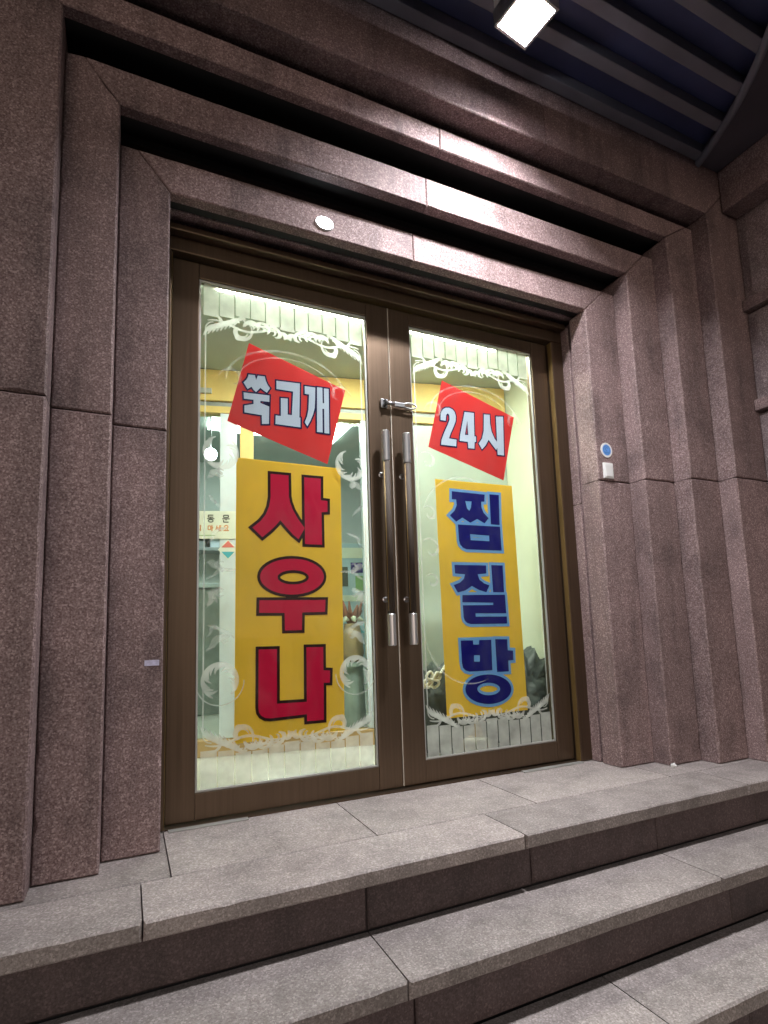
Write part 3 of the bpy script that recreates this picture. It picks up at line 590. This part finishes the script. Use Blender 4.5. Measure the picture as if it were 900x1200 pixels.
# ------------------------------------------------------------------ posters behind the glass
POSTERS = {'red1':{'frame':[(-0.6082,1.79),(-0.1991,1.6569),(-0.287,1.323),(-0.6923,1.4547)],'glyphs':[[([(-0.6104,1.6569),(-0.5856,1.6582),(-0.5806,1.6388),(-0.5737,1.6584),(-0.5458,1.6596),(-0.5418,1.6423),(-0.535,1.6272),(-0.5248,1.6139),(-0.5376,1.5927),(-0.5513,1.6001),(-0.5638,1.6088),(-0.5808,1.5883),(-0.591,1.5961),(-0.5988,1.6079),(-0.6066,1.6019),(-0.6145,1.5959),(-0.63,1.6205),(-0.6188,1.6341),(-0.6127,1.6458)],[]),([(-0.6301,1.5793),(-0.5273,1.5824),(-0.5281,1.5555),(-0.564,1.5542),(-0.5641,1.5459),(-0.5288,1.5357),(-0.5305,1.4633),(-0.5578,1.4597),(-0.5587,1.496),(-0.6269,1.4981),(-0.6268,1.5261),(-0.5912,1.5372),(-0.5911,1.5548),(-0.6284,1.5538)],[])],[([(-0.4984,1.6496),(-0.4002,1.6537),(-0.4047,1.5077),(-0.3999,1.5072),(-0.4005,1.466),(-0.504,1.4668),(-0.5026,1.5026),(-0.4816,1.5031),(-0.4809,1.5788),(-0.4526,1.5807),(-0.4534,1.513),(-0.4356,1.5131),(-0.4296,1.6146),(-0.4987,1.6145)],[])],[([(-0.3796,1.646),(-0.3341,1.6472),(-0.3357,1.5948),(-0.3382,1.5574),(-0.3461,1.5286),(-0.3576,1.4995),(-0.3714,1.4746),(-0.3821,1.4902),(-0.372,1.5159),(-0.3654,1.5473),(-0.3618,1.6124),(-0.3802,1.6126)],[]),([(-0.3266,1.6496),(-0.3029,1.651),(-0.3029,1.5836),(-0.2967,1.5839),(-0.2966,1.6495),(-0.2751,1.6504),(-0.2768,1.4548),(-0.298,1.4546),(-0.2972,1.5596),(-0.3047,1.5592),(-0.3055,1.4562),(-0.3302,1.4555)],[],[(-0.3266,1.6496),(-0.2751,1.6504),(-0.2768,1.4548),(-0.3302,1.4555)])]]},
'yel1':{'frame':[(-0.6576,1.3132),(-0.2297,1.3103),(-0.2376,0.2495),(-0.6654,0.2431)],'glyphs':[[([(-0.5252,1.2599),(-0.4529,1.26),(-0.4522,1.1759),(-0.4482,1.1519),(-0.4367,1.1203),(-0.4154,1.0839),(-0.3885,1.0492),(-0.4154,1.0035),(-0.4379,1.0212),(-0.4618,1.0466),(-0.4881,1.0761),(-0.5042,1.0562),(-0.528,1.0318),(-0.5592,1.0054),(-0.5974,1.041),(-0.5666,1.0676),(-0.5457,1.095),(-0.5325,1.1275),(-0.5259,1.1651)],[]),([(-0.3881,1.2576),(-0.3176,1.2582),(-0.3193,1.168),(-0.2908,1.1667),(-0.2918,1.1212),(-0.3175,1.1185),(-0.3173,0.9846),(-0.3884,0.9847)],[])],[([(-0.3125,0.8553),(-0.3148,0.8428),(-0.3211,0.8306),(-0.3312,0.8192),(-0.3447,0.8089),(-0.3611,0.8),(-0.38,0.7929),(-0.4006,0.7877),(-0.4224,0.7846),(-0.4447,0.7835),(-0.4667,0.7846),(-0.4879,0.7878),(-0.5076,0.7929),(-0.5252,0.7998),(-0.5404,0.8082),(-0.5526,0.818),(-0.5615,0.8288),(-0.5669,0.8403),(-0.5687,0.8522),(-0.5668,0.8642),(-0.5612,0.8759),(-0.5521,0.887),(-0.5397,0.8972),(-0.5244,0.9061),(-0.5065,0.9135),(-0.4866,0.9192),(-0.4652,0.9229),(-0.4429,0.9245),(-0.4205,0.924),(-0.3986,0.9214),(-0.378,0.9166),(-0.3592,0.9098),(-0.343,0.9013),(-0.3298,0.8912),(-0.3202,0.88),(-0.3143,0.8679)],[[(-0.3752,0.8519),(-0.3763,0.847),(-0.3793,0.8421),(-0.3841,0.8376),(-0.3906,0.8335),(-0.3985,0.8299),(-0.4077,0.827),(-0.4178,0.8249),(-0.4284,0.8235),(-0.4394,0.823),(-0.4503,0.8234),(-0.4608,0.8246),(-0.4706,0.8266),(-0.4795,0.8293),(-0.4871,0.8327),(-0.4932,0.8366),(-0.4977,0.841),(-0.5004,0.8456),(-0.5013,0.8505),(-0.5003,0.8553),(-0.4975,0.8601),(-0.4929,0.8645),(-0.4867,0.8686),(-0.479,0.8722),(-0.4701,0.8752),(-0.4602,0.8774),(-0.4496,0.8788),(-0.4387,0.8795),(-0.4277,0.8792),(-0.417,0.8781),(-0.407,0.8762),(-0.3979,0.8735),(-0.39,0.8701),(-0.3836,0.8661),(-0.3789,0.8617),(-0.3761,0.8569)]]),([(-0.5717,0.762),(-0.3077,0.7621),(-0.3104,0.7145),(-0.4045,0.7133),(-0.4066,0.6452),(-0.4742,0.6456),(-0.4745,0.7128),(-0.573,0.7143)],[])],[([(-0.5757,0.5772),(-0.5059,0.5762),(-0.5077,0.3728),(-0.3911,0.3708),(-0.3894,0.5779),(-0.3209,0.5767),(-0.3216,0.486),(-0.2941,0.4834),(-0.2962,0.4372),(-0.3215,0.4379),(-0.3238,0.2973),(-0.3912,0.2977),(-0.3919,0.3245),(-0.5333,0.3217),(-0.5522,0.3249),(-0.567,0.3344),(-0.5753,0.3471),(-0.5777,0.3641)],[])]]},
'red2':{'frame':[(0.2861,1.7832),(0.6929,1.6598),(0.6071,1.3316),(0.1983,1.4522)],'glyphs':[[([(0.2685,1.5876),(0.2696,1.6087),(0.2747,1.6278),(0.2848,1.6424),(0.2994,1.6514),(0.3192,1.6543),(0.3367,1.6488),(0.348,1.6366),(0.3529,1.6176),(0.3504,1.5934),(0.338,1.5653),(0.3215,1.5342),(0.3092,1.5049),(0.3507,1.5036),(0.3464,1.4705),(0.2653,1.4701),(0.2689,1.4938),(0.2861,1.5324),(0.3056,1.5689),(0.3172,1.5968),(0.3172,1.6179),(0.3099,1.6259),(0.3006,1.6172),(0.2961,1.5882)],[])],[([(0.403,1.646),(0.4554,1.648),(0.4514,1.5327),(0.4606,1.5317),(0.4589,1.5058),(0.4508,1.5038),(0.4475,1.4714),(0.4138,1.4697),(0.4126,1.5004),(0.3672,1.5003),(0.372,1.5299)],[[(0.4158,1.6048),(0.417,1.5339),(0.3981,1.5331)]])],[([(0.5131,1.649),(0.547,1.6516),(0.546,1.6087),(0.5522,1.5685),(0.5678,1.5349),(0.5821,1.5192),(0.5829,1.4931),(0.5735,1.4784),(0.5527,1.5005),(0.5321,1.5252),(0.5144,1.4961),(0.491,1.4731),(0.474,1.4995),(0.4944,1.5261),(0.5064,1.5654)],[]),([(0.5833,1.6478),(0.6266,1.6527),(0.6177,1.456),(0.5802,1.4558)],[])]]},
'yel2':{'frame':[(0.2253,1.3053),(0.6546,1.309),(0.6659,0.2486),(0.2327,0.2502)],'glyphs':[[([(0.3109,1.255),(0.4913,1.2526),(0.4878,1.2184),(0.4697,1.2172),(0.4692,1.19),(0.4804,1.1646),(0.5065,1.1406),(0.4823,1.1149),(0.4421,1.1332),(0.4031,1.1134),(0.361,1.135),(0.3261,1.1145),(0.2943,1.1417),(0.3198,1.1643),(0.3336,1.1917),(0.332,1.2182),(0.3088,1.2176)],[[(0.3811,1.2137),(0.4156,1.2145),(0.4106,1.185),(0.4009,1.1694),(0.389,1.1794)]]),([(0.5188,1.2563),(0.5734,1.2566),(0.5678,1.1112),(0.5175,1.1124)],[]),([(0.3345,1.1018),(0.5692,1.1031),(0.5709,0.9889),(0.3739,0.9889),(0.3547,0.9966),(0.3415,1.0103),(0.337,1.0284)],[[(0.398,1.06),(0.5042,1.0577),(0.5037,1.0313),(0.4,1.032)]])],[([(0.3058,0.9158),(0.4769,0.9168),(0.4763,0.8798),(0.4276,0.8754),(0.4366,0.8504),(0.4607,0.8338),(0.4898,0.8246),(0.4706,0.793),(0.4305,0.8034),(0.3933,0.8214),(0.3565,0.8007),(0.3168,0.792),(0.2965,0.8245),(0.3314,0.8365),(0.3524,0.8537),(0.3597,0.8744),(0.3067,0.8773)],[]),([(0.5064,0.919),(0.5711,0.9187),(0.5699,0.7931),(0.5087,0.793)],[]),([(0.3402,0.7802),(0.5743,0.7814),(0.5759,0.6951),(0.4053,0.6977),(0.4055,0.6824),(0.578,0.6803),(0.5776,0.6477),(0.3778,0.6498),(0.3588,0.6553),(0.3456,0.6667),(0.341,0.681),(0.3393,0.7343),(0.5046,0.7343),(0.5054,0.7448),(0.3383,0.7481)],[],[(0.3402,0.7802),(0.5743,0.7814),(0.5776,0.6477),(0.3778,0.6498),(0.3588,0.6553),(0.3456,0.6667),(0.341,0.681)])],[([(0.3191,0.5785),(0.384,0.5772),(0.3841,0.5586),(0.4145,0.5574),(0.4176,0.5775),(0.4828,0.5768),(0.4798,0.4403),(0.3575,0.4414),(0.337,0.4475),(0.3241,0.4601),(0.3202,0.4841)],[[(0.3848,0.5118),(0.4164,0.5103),(0.4146,0.4817),(0.3842,0.4832)]],[(0.3191,0.5785),(0.4828,0.5768),(0.4798,0.4403),(0.3575,0.4414),(0.337,0.4475),(0.3241,0.4601),(0.3202,0.4841)]),([(0.505,0.5781),(0.572,0.5757),(0.5716,0.5253),(0.6018,0.5225),(0.6006,0.4799),(0.5714,0.4788),(0.571,0.4299),(0.5055,0.4312)],[]),([(0.5791,0.349),(0.5763,0.3377),(0.5697,0.3271),(0.5595,0.3174),(0.546,0.3091),(0.5297,0.3023),(0.5112,0.2972),(0.491,0.294),(0.4698,0.2928),(0.4482,0.2936),(0.4269,0.2963),(0.4066,0.3009),(0.3877,0.3072),(0.3708,0.3149),(0.3565,0.3239),(0.3451,0.3338),(0.3369,0.3445),(0.3322,0.3556),(0.331,0.3667),(0.3335,0.3776),(0.3395,0.3879),(0.3489,0.3974),(0.3615,0.4058),(0.3769,0.4127),(0.3947,0.4181),(0.4143,0.4216),(0.4353,0.4233),(0.4569,0.423),(0.4785,0.4207),(0.4995,0.4164),(0.5192,0.4103),(0.5369,0.4026),(0.5521,0.3935),(0.5643,0.3832),(0.573,0.3721),(0.578,0.3606)],[[(0.5165,0.3545),(0.5152,0.3498),(0.5121,0.3453),(0.5072,0.3413),(0.5006,0.3378),(0.4927,0.335),(0.4837,0.3329),(0.4738,0.3316),(0.4633,0.3312),(0.4526,0.3316),(0.442,0.3328),(0.4318,0.3348),(0.4224,0.3375),(0.4139,0.3409),(0.4066,0.3448),(0.4008,0.3491),(0.3967,0.3537),(0.3943,0.3585),(0.3936,0.3632),(0.3948,0.3679),(0.3979,0.3723),(0.4026,0.3762),(0.4089,0.3797),(0.4166,0.3826),(0.4254,0.3847),(0.4352,0.3861),(0.4456,0.3866),(0.4563,0.3863),(0.467,0.3852),(0.4773,0.3833),(0.487,0.3806),(0.4957,0.3772),(0.5031,0.3733),(0.5091,0.3689),(0.5134,0.3642),(0.5159,0.3594)]])]]}}

def poster(key, label, cat_name, base, ink, outline, ow, group):
    P = POSTERS[key]; fr = P['frame']
    cx = sum(q[0] for q in fr)/4; cz = sum(q[1] for q in fr)/4
    t = thing(cat_name, label, 'poster', (cx, 0.0078, cz), 0, group)
    sh = lambda lp: [(q[0]-cx, q[1]-cz) for q in lp]
    f4 = sh(fr)
    mb = MB(); N = 14                                   # gently uneven sheet with a real thickness
    grid = {}
    v = []
    sd = rng.random()*30
    for i in range(N+1):
        for j in range(N+1):
            a = i/N; b = j/N
            x = (f4[3][0]*(1-a)+f4[2][0]*a)*(1-b)+(f4[0][0]*(1-a)+f4[1][0]*a)*b
            z = (f4[3][1]*(1-a)+f4[2][1]*a)*(1-b)+(f4[0][1]*(1-a)+f4[1][1]*a)*b
            v.append((x, 0.0007*noise.noise((x*6+sd, z*6, sd)), z))
    k = (N+1)**2
    v2 = v+[(p[0], p[1]+0.0006, p[2]) for p in v]
    f = [(i*(N+1)+j, (i+1)*(N+1)+j, (i+1)*(N+1)+j+1, i*(N+1)+j+1) for i in range(N) for j in range(N)]
    f += [tuple(q+k for q in reversed(fc)) for fc in f]
    mesh_obj('card', v2, f, MAT[base], t, True)
    lay = 0
    for gl in P['glyphs']:
        m = MB()
        for it in gl:
            lay += 1; o_, hs = it[0], it[1]
            loops = [offset(sh(it[2] if len(it) > 2 else o_), ow)] + [q for q in [offset(sh(h), -ow) for h in hs] if abs(area2(q)) > 2e-5 and area2(q) > 0]
            flat(m, loops, -0.0010-0.00003*lay, 0)
        for it in gl:
            lay += 1; o_, hs = it[0], it[1]
            flat(m, [sh(o_)]+[sh(h) for h in hs], -0.0014-0.00003*lay, 1)
        m.build('letter', MAT[ink], t, False, [MAT[outline], MAT[ink]])
    return t
gA = 'posters on the glass doors'
poster('red1', 'tilted red card with three white syllables at the top of the left door', 'red_poster', 'p_red', 'p_white', 'p_navy', 0.0064, gA)
poster('yel1', 'tall yellow banner with large crimson syllables on the left door', 'yellow_banner', 'p_yel', 'p_crim', 'p_black', 0.0112, gA)
poster('red2', 'tilted red card reading 24 in white at the top of the right door', 'red_poster', 'p_red', 'p_white', 'p_navy', 0.0060, gA)
poster('yel2', 'tall yellow banner with dark blue syllables edged in sky blue on the right door', 'yellow_banner', 'p_yel', 'p_deep', 'p_sky', 0.0132, gA)

# ------------------------------------------------------------------ vestibule behind the doors
ZV = 2.15
vest = thing('vestibule_shell', 'pale green lit entrance lobby seen through the glass doors', 'lobby', (0, 1.0, 0))
box('side_wall', (1.155, 1.235, 0.11, 1.4, 0.0, ZV), 'wall', vest, 0.002)
box('side_wall', (-1.75, -1.67, 0.11, 4.2, 0.0, 2.6), 'wall', vest, 0.002)
box('lobby_ceiling', (-1.75, 1.3, 0.11, 1.55, ZV+0.001, ZV+0.08), 'vceil', vest, 0.002)
box('lobby_floor', (-1.75, 1.3, 0.052, 1.45, -0.06, -0.001), 'vfloor', vest, 0.001)
box('wall_return', (-1.75, -0.995, 0.102, 0.109, 0.0, ZV), 'wall', vest, 0.001)
box('wall_return', (1.04, 1.154, 0.102, 0.109, 0.0, ZV), 'wall', vest, 0.001)
fit_children(vest)
PA = Vector((-0.68, 1.05)); ang = math.atan2(-0.40, 1.83)
part = thing('inner_partition', 'pale yellow timber header above glazed sliding panels inside the lobby', 'partition', (PA.x, PA.y, 0), ang)
# local x runs along the partition, local -y faces the street
box('header_beam', (-1.0, 1.872, -0.02, 0.06, 1.965, ZV-0.002), 'wood', part, 0.003)
box('header_rail', (-1.0, 1.872, 0.0, 0.06, 1.935, 1.9635), 'counter', part, 0.001)
box('header_trim', (-1.0, 1.872, -0.012, 0.06, 1.895, 1.934), 'wood', part, 0.002)
box('header_bracket', (0.0, 0.07, -0.035, -0.0205, 2.00, 2.03), 'bead', part, 0.002)
box('sill', (-1.0, 1.872, -0.03, 0.06, 0.0, 0.085), 'sill', part, 0.003)
for a, b, mt in ((0.115, 0.205, 'post'), (-0.34, -0.28, 'post'), (0.225, 0.300, 'wood'), (0.93, 0.985, 'post')):
    box('mullion', (a, b, -0.008, 0.05, 0.087, 1.893), mt, part, 0.003)
box('frosted_panel', (0.987, 1.872, 0.010, 0.030, 0.087, 1.893), 'frostpanel', part, 0.002)
for a, b in ((-0.278, 0.113), (0.302, 0.928)):
    m = MB(); m.box(a, b, 0.016, 0.024, 0.087, 1.893); m.build('sliding_glass', MAT['pane'], part)
# door notice
def hangul(mb, x, z, w, h, strokes, t, y):
    for k, st in enumerate(strokes):
        if st[0] == 'o':
            mb_r = [(x+w*(st[1]+st[3]*cos(a)), z+h*(st[2]+st[4]*sin(a))) for a in [i/18*2*pi for i in range(19)]]; ribbon(mb, mb_r, t, y-0.00003*k)
        else: ribbon(mb, [(x+w*q[0], z+h*q[1]) for q in st], t, y-0.00003*k)
JA = [[(0.05, 0.85), (0.6, 0.85)], [(0.33, 0.85), (0.05, 0.2)], [(0.33, 0.7), (0.6, 0.2)], [(0.78, 1), (0.78, 0)], [(0.78, 0.55), (1, 0.55)]]
DONG = [[(0.15, 1), (0.85, 1)], [(0.18, 1), (0.18, 0.72)], [(0.15, 0.72), (0.85, 0.72)], [(0.5, 0.72), (0.5, 0.52)], [(0, 0.5), (1, 0.5)], ('o', 0.5, 0.2, 0.32, 0.18)]
MUN = [[(0.15, 1), (0.85, 1)], [(0.18, 1), (0.18, 0.7)], [(0.82, 1), (0.82, 0.7)], [(0.15, 0.7), (0.85, 0.7)], [(0, 0.5), (1, 0.5)], [(0.5, 0.5), (0.5, 0.28)], [(0.18, 0.32), (0.18, 0.03)], [(0.15, 0.03), (0.85, 0.03)]]
MIL = [[(0.1, 1), (0.55, 1)], [(0.12, 1), (0.12, 0.62)], [(0.54, 1), (0.54, 0.62)], [(0.1, 0.62), (0.55, 0.62)], [(0.82, 1), (0.82, 0.55)], [(0.2, 0.45), (0.8, 0.45)], [(0.8, 0.45), (0.8, 0.24)], [(0.2, 0.24), (0.8, 0.24)], [(0.2, 0.24), (0.2, 0.02)], [(0.2, 0.02), (0.85, 0.02)]]
JI = [[(0.05, 0.85), (0.65, 0.85)], [(0.35, 0.85), (0.05, 0.2)], [(0.35, 0.7), (0.65, 0.2)], [(0.88, 1), (0.88, 0)]]
MA = [[(0.05, 0.85), (0.55, 0.85)], [(0.07, 0.85), (0.07, 0.25)], [(0.54, 0.85), (0.54, 0.25)], [(0.05, 0.25), (0.55, 0.25)], [(0.76, 1), (0.76, 0)], [(0.76, 0.55), (1, 0.55)]]
SE = [[(0.28, 0.95), (0.05, 0.2)], [(0.28, 0.7), (0.48, 0.2)], [(0.48, 0.55), (0.68, 0.55)], [(0.68, 1), (0.68, 0)], [(0.92, 1), (0.92, 0)]]
YO = [('o', 0.5, 0.72, 0.32, 0.24), [(0.33, 0.45), (0.33, 0.12)], [(0.67, 0.45), (0.67, 0.12)], [(0, 0.1), (1, 0.1)]]
nt = thing('door_notice', 'white notice reading automatic door stuck on the inner sliding glass', 'sign', (-0.68, 1.05, 0), ang, None)
m = MB(); m.box(-0.075, 0.200, -0.0125, -0.0085, 1.165, 1.322, b=0.001); m.build('card', MAT['paper'], nt)
m = MB()
for k, gph in enumerate((JA, DONG, MUN)):
    m = MB(); hangul(m, -0.035+0.082*k, 1.258, 0.040, 0.040, gph, 0.0062, -0.0130); m.build('letter', MAT['p_grey'], nt)
m = MB()
for k, gph in enumerate((MIL, JI, None, MA, SE, YO)):
    if not gph: continue
    m = MB(); hangul(m, -0.055+0.042*k-(0.02 if k > 2 else 0), 1.208, 0.030, 0.034, gph, 0.0055, -0.0130); m.build('letter', MAT['p_orange'], nt)
m = MB(); ribbon(m, [(0.0, 1.184), (0.09, 1.184)], 0.004, -0.0130); m.build('rule', MAT['p_green'], nt)
lg = thing('diamond_sticker', 'small diamond sticker in coral and teal below the automatic door notice', 'sticker', (-0.68, 1.05, 0), ang)
cx, cz = 0.160, 1.105
m = MB(); flat(m, [[(cx-0.055, cz), (cx, cz-0.058), (cx+0.055, cz), (cx, cz+0.058)]], -0.0090); m.build('backing', MAT['paper'], lg)
m = MB(); flat(m, [[(cx-0.036, cz+0.012), (cx+0.036, cz+0.012), (cx, cz+0.050)]], -0.0095); m.build('coral_half', MAT['p_pink'], lg)
m = MB(); flat(m, [[(cx+0.036, cz-0.012), (cx-0.036, cz-0.012), (cx, cz-0.050)]], -0.0095); m.build('teal_half', MAT['p_teal'], lg)

# room beyond the partition
room = thing('inner_room', 'pale blue room behind the sliding glass panels', 'room', (0, 3.2, 0))
box('back_wall', (-1.69, 2.6, 4.0, 4.1, 0.0, 2.6), 'roomwall', room, 0.002)
box('room_ceiling', (-1.69, 2.6, 1.56, 4.0, 2.52, 2.60), 'vceil', room, 0.002)
box('room_floor', (-1.69, 2.6, 1.46, 4.0, -0.06, -0.002), 'vfloor', room, 0.001)
box('side_wall', (2.5, 2.6, 0.75, 3.99, 0.0, 2.515), 'roomwall', room, 0.002)
fit_children(room)
cn = thing('reception_counter', 'dark slate reception counter with pale top seen through the left pane', 'counter', (-0.30, 2.6, 0))
box('front', (-0.55, 0.16, 0.0, 0.5, 0.0, 1.02), 'counter', cn, 0.005); box('top', (-0.60, 0.20, -0.05, 0.55, 1.022, 1.06), 'post', cn, 0.006)
sh_ = thing('wall_shelf', 'dark shelf rows on the wall behind the counter', 'shelf', (-0.35, 3.85, 1.5))
for z in (0.0, 0.14, 0.28): box('board', (-0.5, 0.45, -0.15, 0.13, z, z+0.035), 'counter', sh_, 0.003)
for z in (0.036, 0.176):
    for k in range(5): box('carton', (-0.42+0.17*k, -0.30+0.17*k, -0.10, 0.10, z, z+0.07+0.025*(k % 2)), ('post', 'roomwall', 'counter')[k % 3], sh_, 0.003)
gl = thing('globe_lamp', 'round bright white lamp glowing behind the sliding glass at the left', 'lamp', (-0.425, 2.5, 2.13))
bm = bmesh.new(); bmesh.ops.create_uvsphere(bm, u_segments=24, v_segments=14, radius=0.052)
m = MB(); m.add([q.co for q in bm.verts], [[q.index for q in f_.verts] for f_ in bm.faces]); bm.free(); m.build('globe', MAT['roomlamp'], gl, True)
m = MB(); m.tube([(0, 0, 0.05), (0, 0, 0.388)], 0.008, 8); m.build('stem', MAT['steel'], gl, True)
# framed print and pedestal at the right of the left pane
ps = thing('picture_board', 'pale blue poster board with small dark and green pictures between the banner and the handle', 'picture', (0.35, 1.32, 0.0), ang)
box('board', (-0.16, 0.16, -0.01, 0.01, 0.45, 1.22), 'p_pale', ps, 0.001)
for (a, b, c, e, mt) in ((-0.02, 0.10, 1.02, 1.09, 'p_deep'), (-0.13, -0.04, 0.93, 1.06, 'p_grey'), (0.01, 0.13, 0.90, 1.0, 'p_green'), (-0.12, 0.12, 1.12, 1.19, 'paper'), (-0.04, 0.12, 0.62, 0.68, 'p_teal'), (-0.13, 0.13, 0.83, 0.87, 'paper')):
    m = MB(); m.box(a, b, -0.0125, -0.0105, c, e); m.build('picture', MAT[mt], ps)
pd = thing('pedestal', 'tan pedestal with a small red and white ornament behind the left door', 'pedestal', (0.225, 1.06, 0))
m = MB(); m.tube([(0, 0, 0.0), (0, 0, 0.04), (0, 0, 0.045), (0, 0, 0.42), (0, 0, 0.425), (0, 0, 0.45)], [0.10, 0.10, 0.075, 0.062, 0.09, 0.09], 20); m.build('base', MAT['counter'], pd)
m = MB(); m.tube([(0, 0, 0.451), (0, 0, 0.50), (0, 0, 0.60), (0, 0, 0.68)], [0.055, 0.07, 0.06, 0.045], 20); m.build('vase', MAT['p_tan'], pd, True)
m = MB()
for k in range(9):
    a = k/9*2*pi; m.tube([(0.02*cos(a), 0.02*sin(a), 0.68), (0.045*cos(a), 0.045*sin(a), 0.74), (0.07*cos(a), 0.07*sin(a), 0.76+0.03*(k % 3))], [0.006, 0.016, 0.004], 6)
m.build('ornament', MAT['brick'], pd, True)
m = MB()
for k in range(6):
    a = k/6*2*pi+0.4; m.tube([(0.02*cos(a), 0.02*sin(a), 0.70), (0.05*cos(a), 0.05*sin(a), 0.71), (0.075*cos(a), 0.075*sin(a), 0.69)], [0.006, 0.018, 0.004], 6)
m.build('blossom', MAT['paper'], pd, True)

# cloth bundles on the lobby floor behind the right pane
def bundle(cx, cy, rx, ry, rz, knot, label, seed):
    t = thing('cloth_bundle', label, 'bundle', (cx, cy, 0), 0, 'dark cloth bundles in the lobby')
    bm = bmesh.new(); bmesh.ops.create_uvsphere(bm, u_segments=72, v_segments=40, radius=1.0)
    kn = Vector(knot).normalized(); a1 = kn.orthogonal().normalized(); a2 = kn.cross(a1)
    for q in bm.verts:
        p = q.co.normalized(); d = p.dot(kn); th = math.atan2(p.dot(a2), p.dot(a1))
        near = max(0, (d+0.2)/1.2)
        pleat = 0.20*near*sin(th*15+1.5*noise.noise(p*2+Vector((seed, 0, 0))))+0.09*near*sin(th*27+seed)
        r = 1+0.16*noise.fractal(p*1.6+Vector((seed, 3, 1)), 0.9, 2.0, 4)+pleat*(1-0.5*near) + (0.10*near**6)
        p = p*r; z = p.z*rz+rz*0.88
        q.co = (p.x*rx, p.y*ry, max(0.002, z))
    m = MB(); m.add([q.co for q in bm.verts], [[q.index for q in f_.verts] for f_ in bm.faces]); bm.free()
    m.build('cloth', MAT['bundle'], t, True)
    return t
bundle(0.93, 0.42, 0.24, 0.19, 0.27, (-0.25, -1, 0.35), 'dark green cloth bundle with radiating folds right of the blue lettered banner', 2.0)
b2 = bundle(0.45, 0.52, 0.24, 0.17, 0.225, (-0.5, -0.8, 0.9), 'dark cloth bundle tied with white rope left of the blue lettered banner', 9.0)
m = MB()
K = Vector((-0.105, -0.205, 0.385))
for (ax, az, ph) in ((0.050, 0.018, 0.5), (0.040, 0.020, 2.2)):
    m.tube([K+Vector((ax*sin(a)*cos(ph)-az*sin(2*a)*sin(ph), -0.006*cos(a), ax*sin(a)*sin(ph)+az*sin(2*a)*cos(ph))) for a in [i/28*2*pi for i in range(28)]], 0.0075, 7, closed=True)
m.tube([K+Vector(q) for q in ((0.11, 0.03, 0.08), (0.05, 0.0, 0.03), (0, 0, 0), (-0.04, 0.0, -0.03), (-0.09, 0.01, -0.045))], 0.008, 7)
m.build('rope', MAT['rope'], b2, True)

# lobby lights
tl = thing('lobby_light', 'fluorescent batten light on the lobby ceiling just inside the doors', 'ceiling lamp', (0, 0.205, ZV))
m = MB(); m.box(-0.72, 0.80, -0.050, 0.050, -0.004, 0.0, b=0.001); m.build('casing', MAT['white'], tl)
m = MB(); m.box(-0.70, 0.78, -0.042, 0.042, -0.010, -0.0045, b=0.002); m.build('tube', MAT['tube'], tl)
tl2 = thing('room_light', 'square ceiling light panel in the room beyond the partition', 'ceiling lamp', (0.2, 2.6, 2.52))
m = MB(); m.box(-0.6, 0.6, -0.3, 0.3, -0.03, 0.0, b=0.004); m.build('panel', MAT['tube'], tl2)
def estr(mt, power, area): mt.node_tree.nodes['Principled BSDF'].inputs['Emission Strength'].default_value = power/(pi*area)
estr(MAT['lamp'], LAMP_POWER, 0.136*0.136)
estr(MAT['tube'], ROOM_POWER, 1.48*0.084)
MAT['panel'] = emit('panel_emitter', (0.9, 0.97, 1.0), 9.0); tl2.children[0].data.materials[0] = MAT['panel']
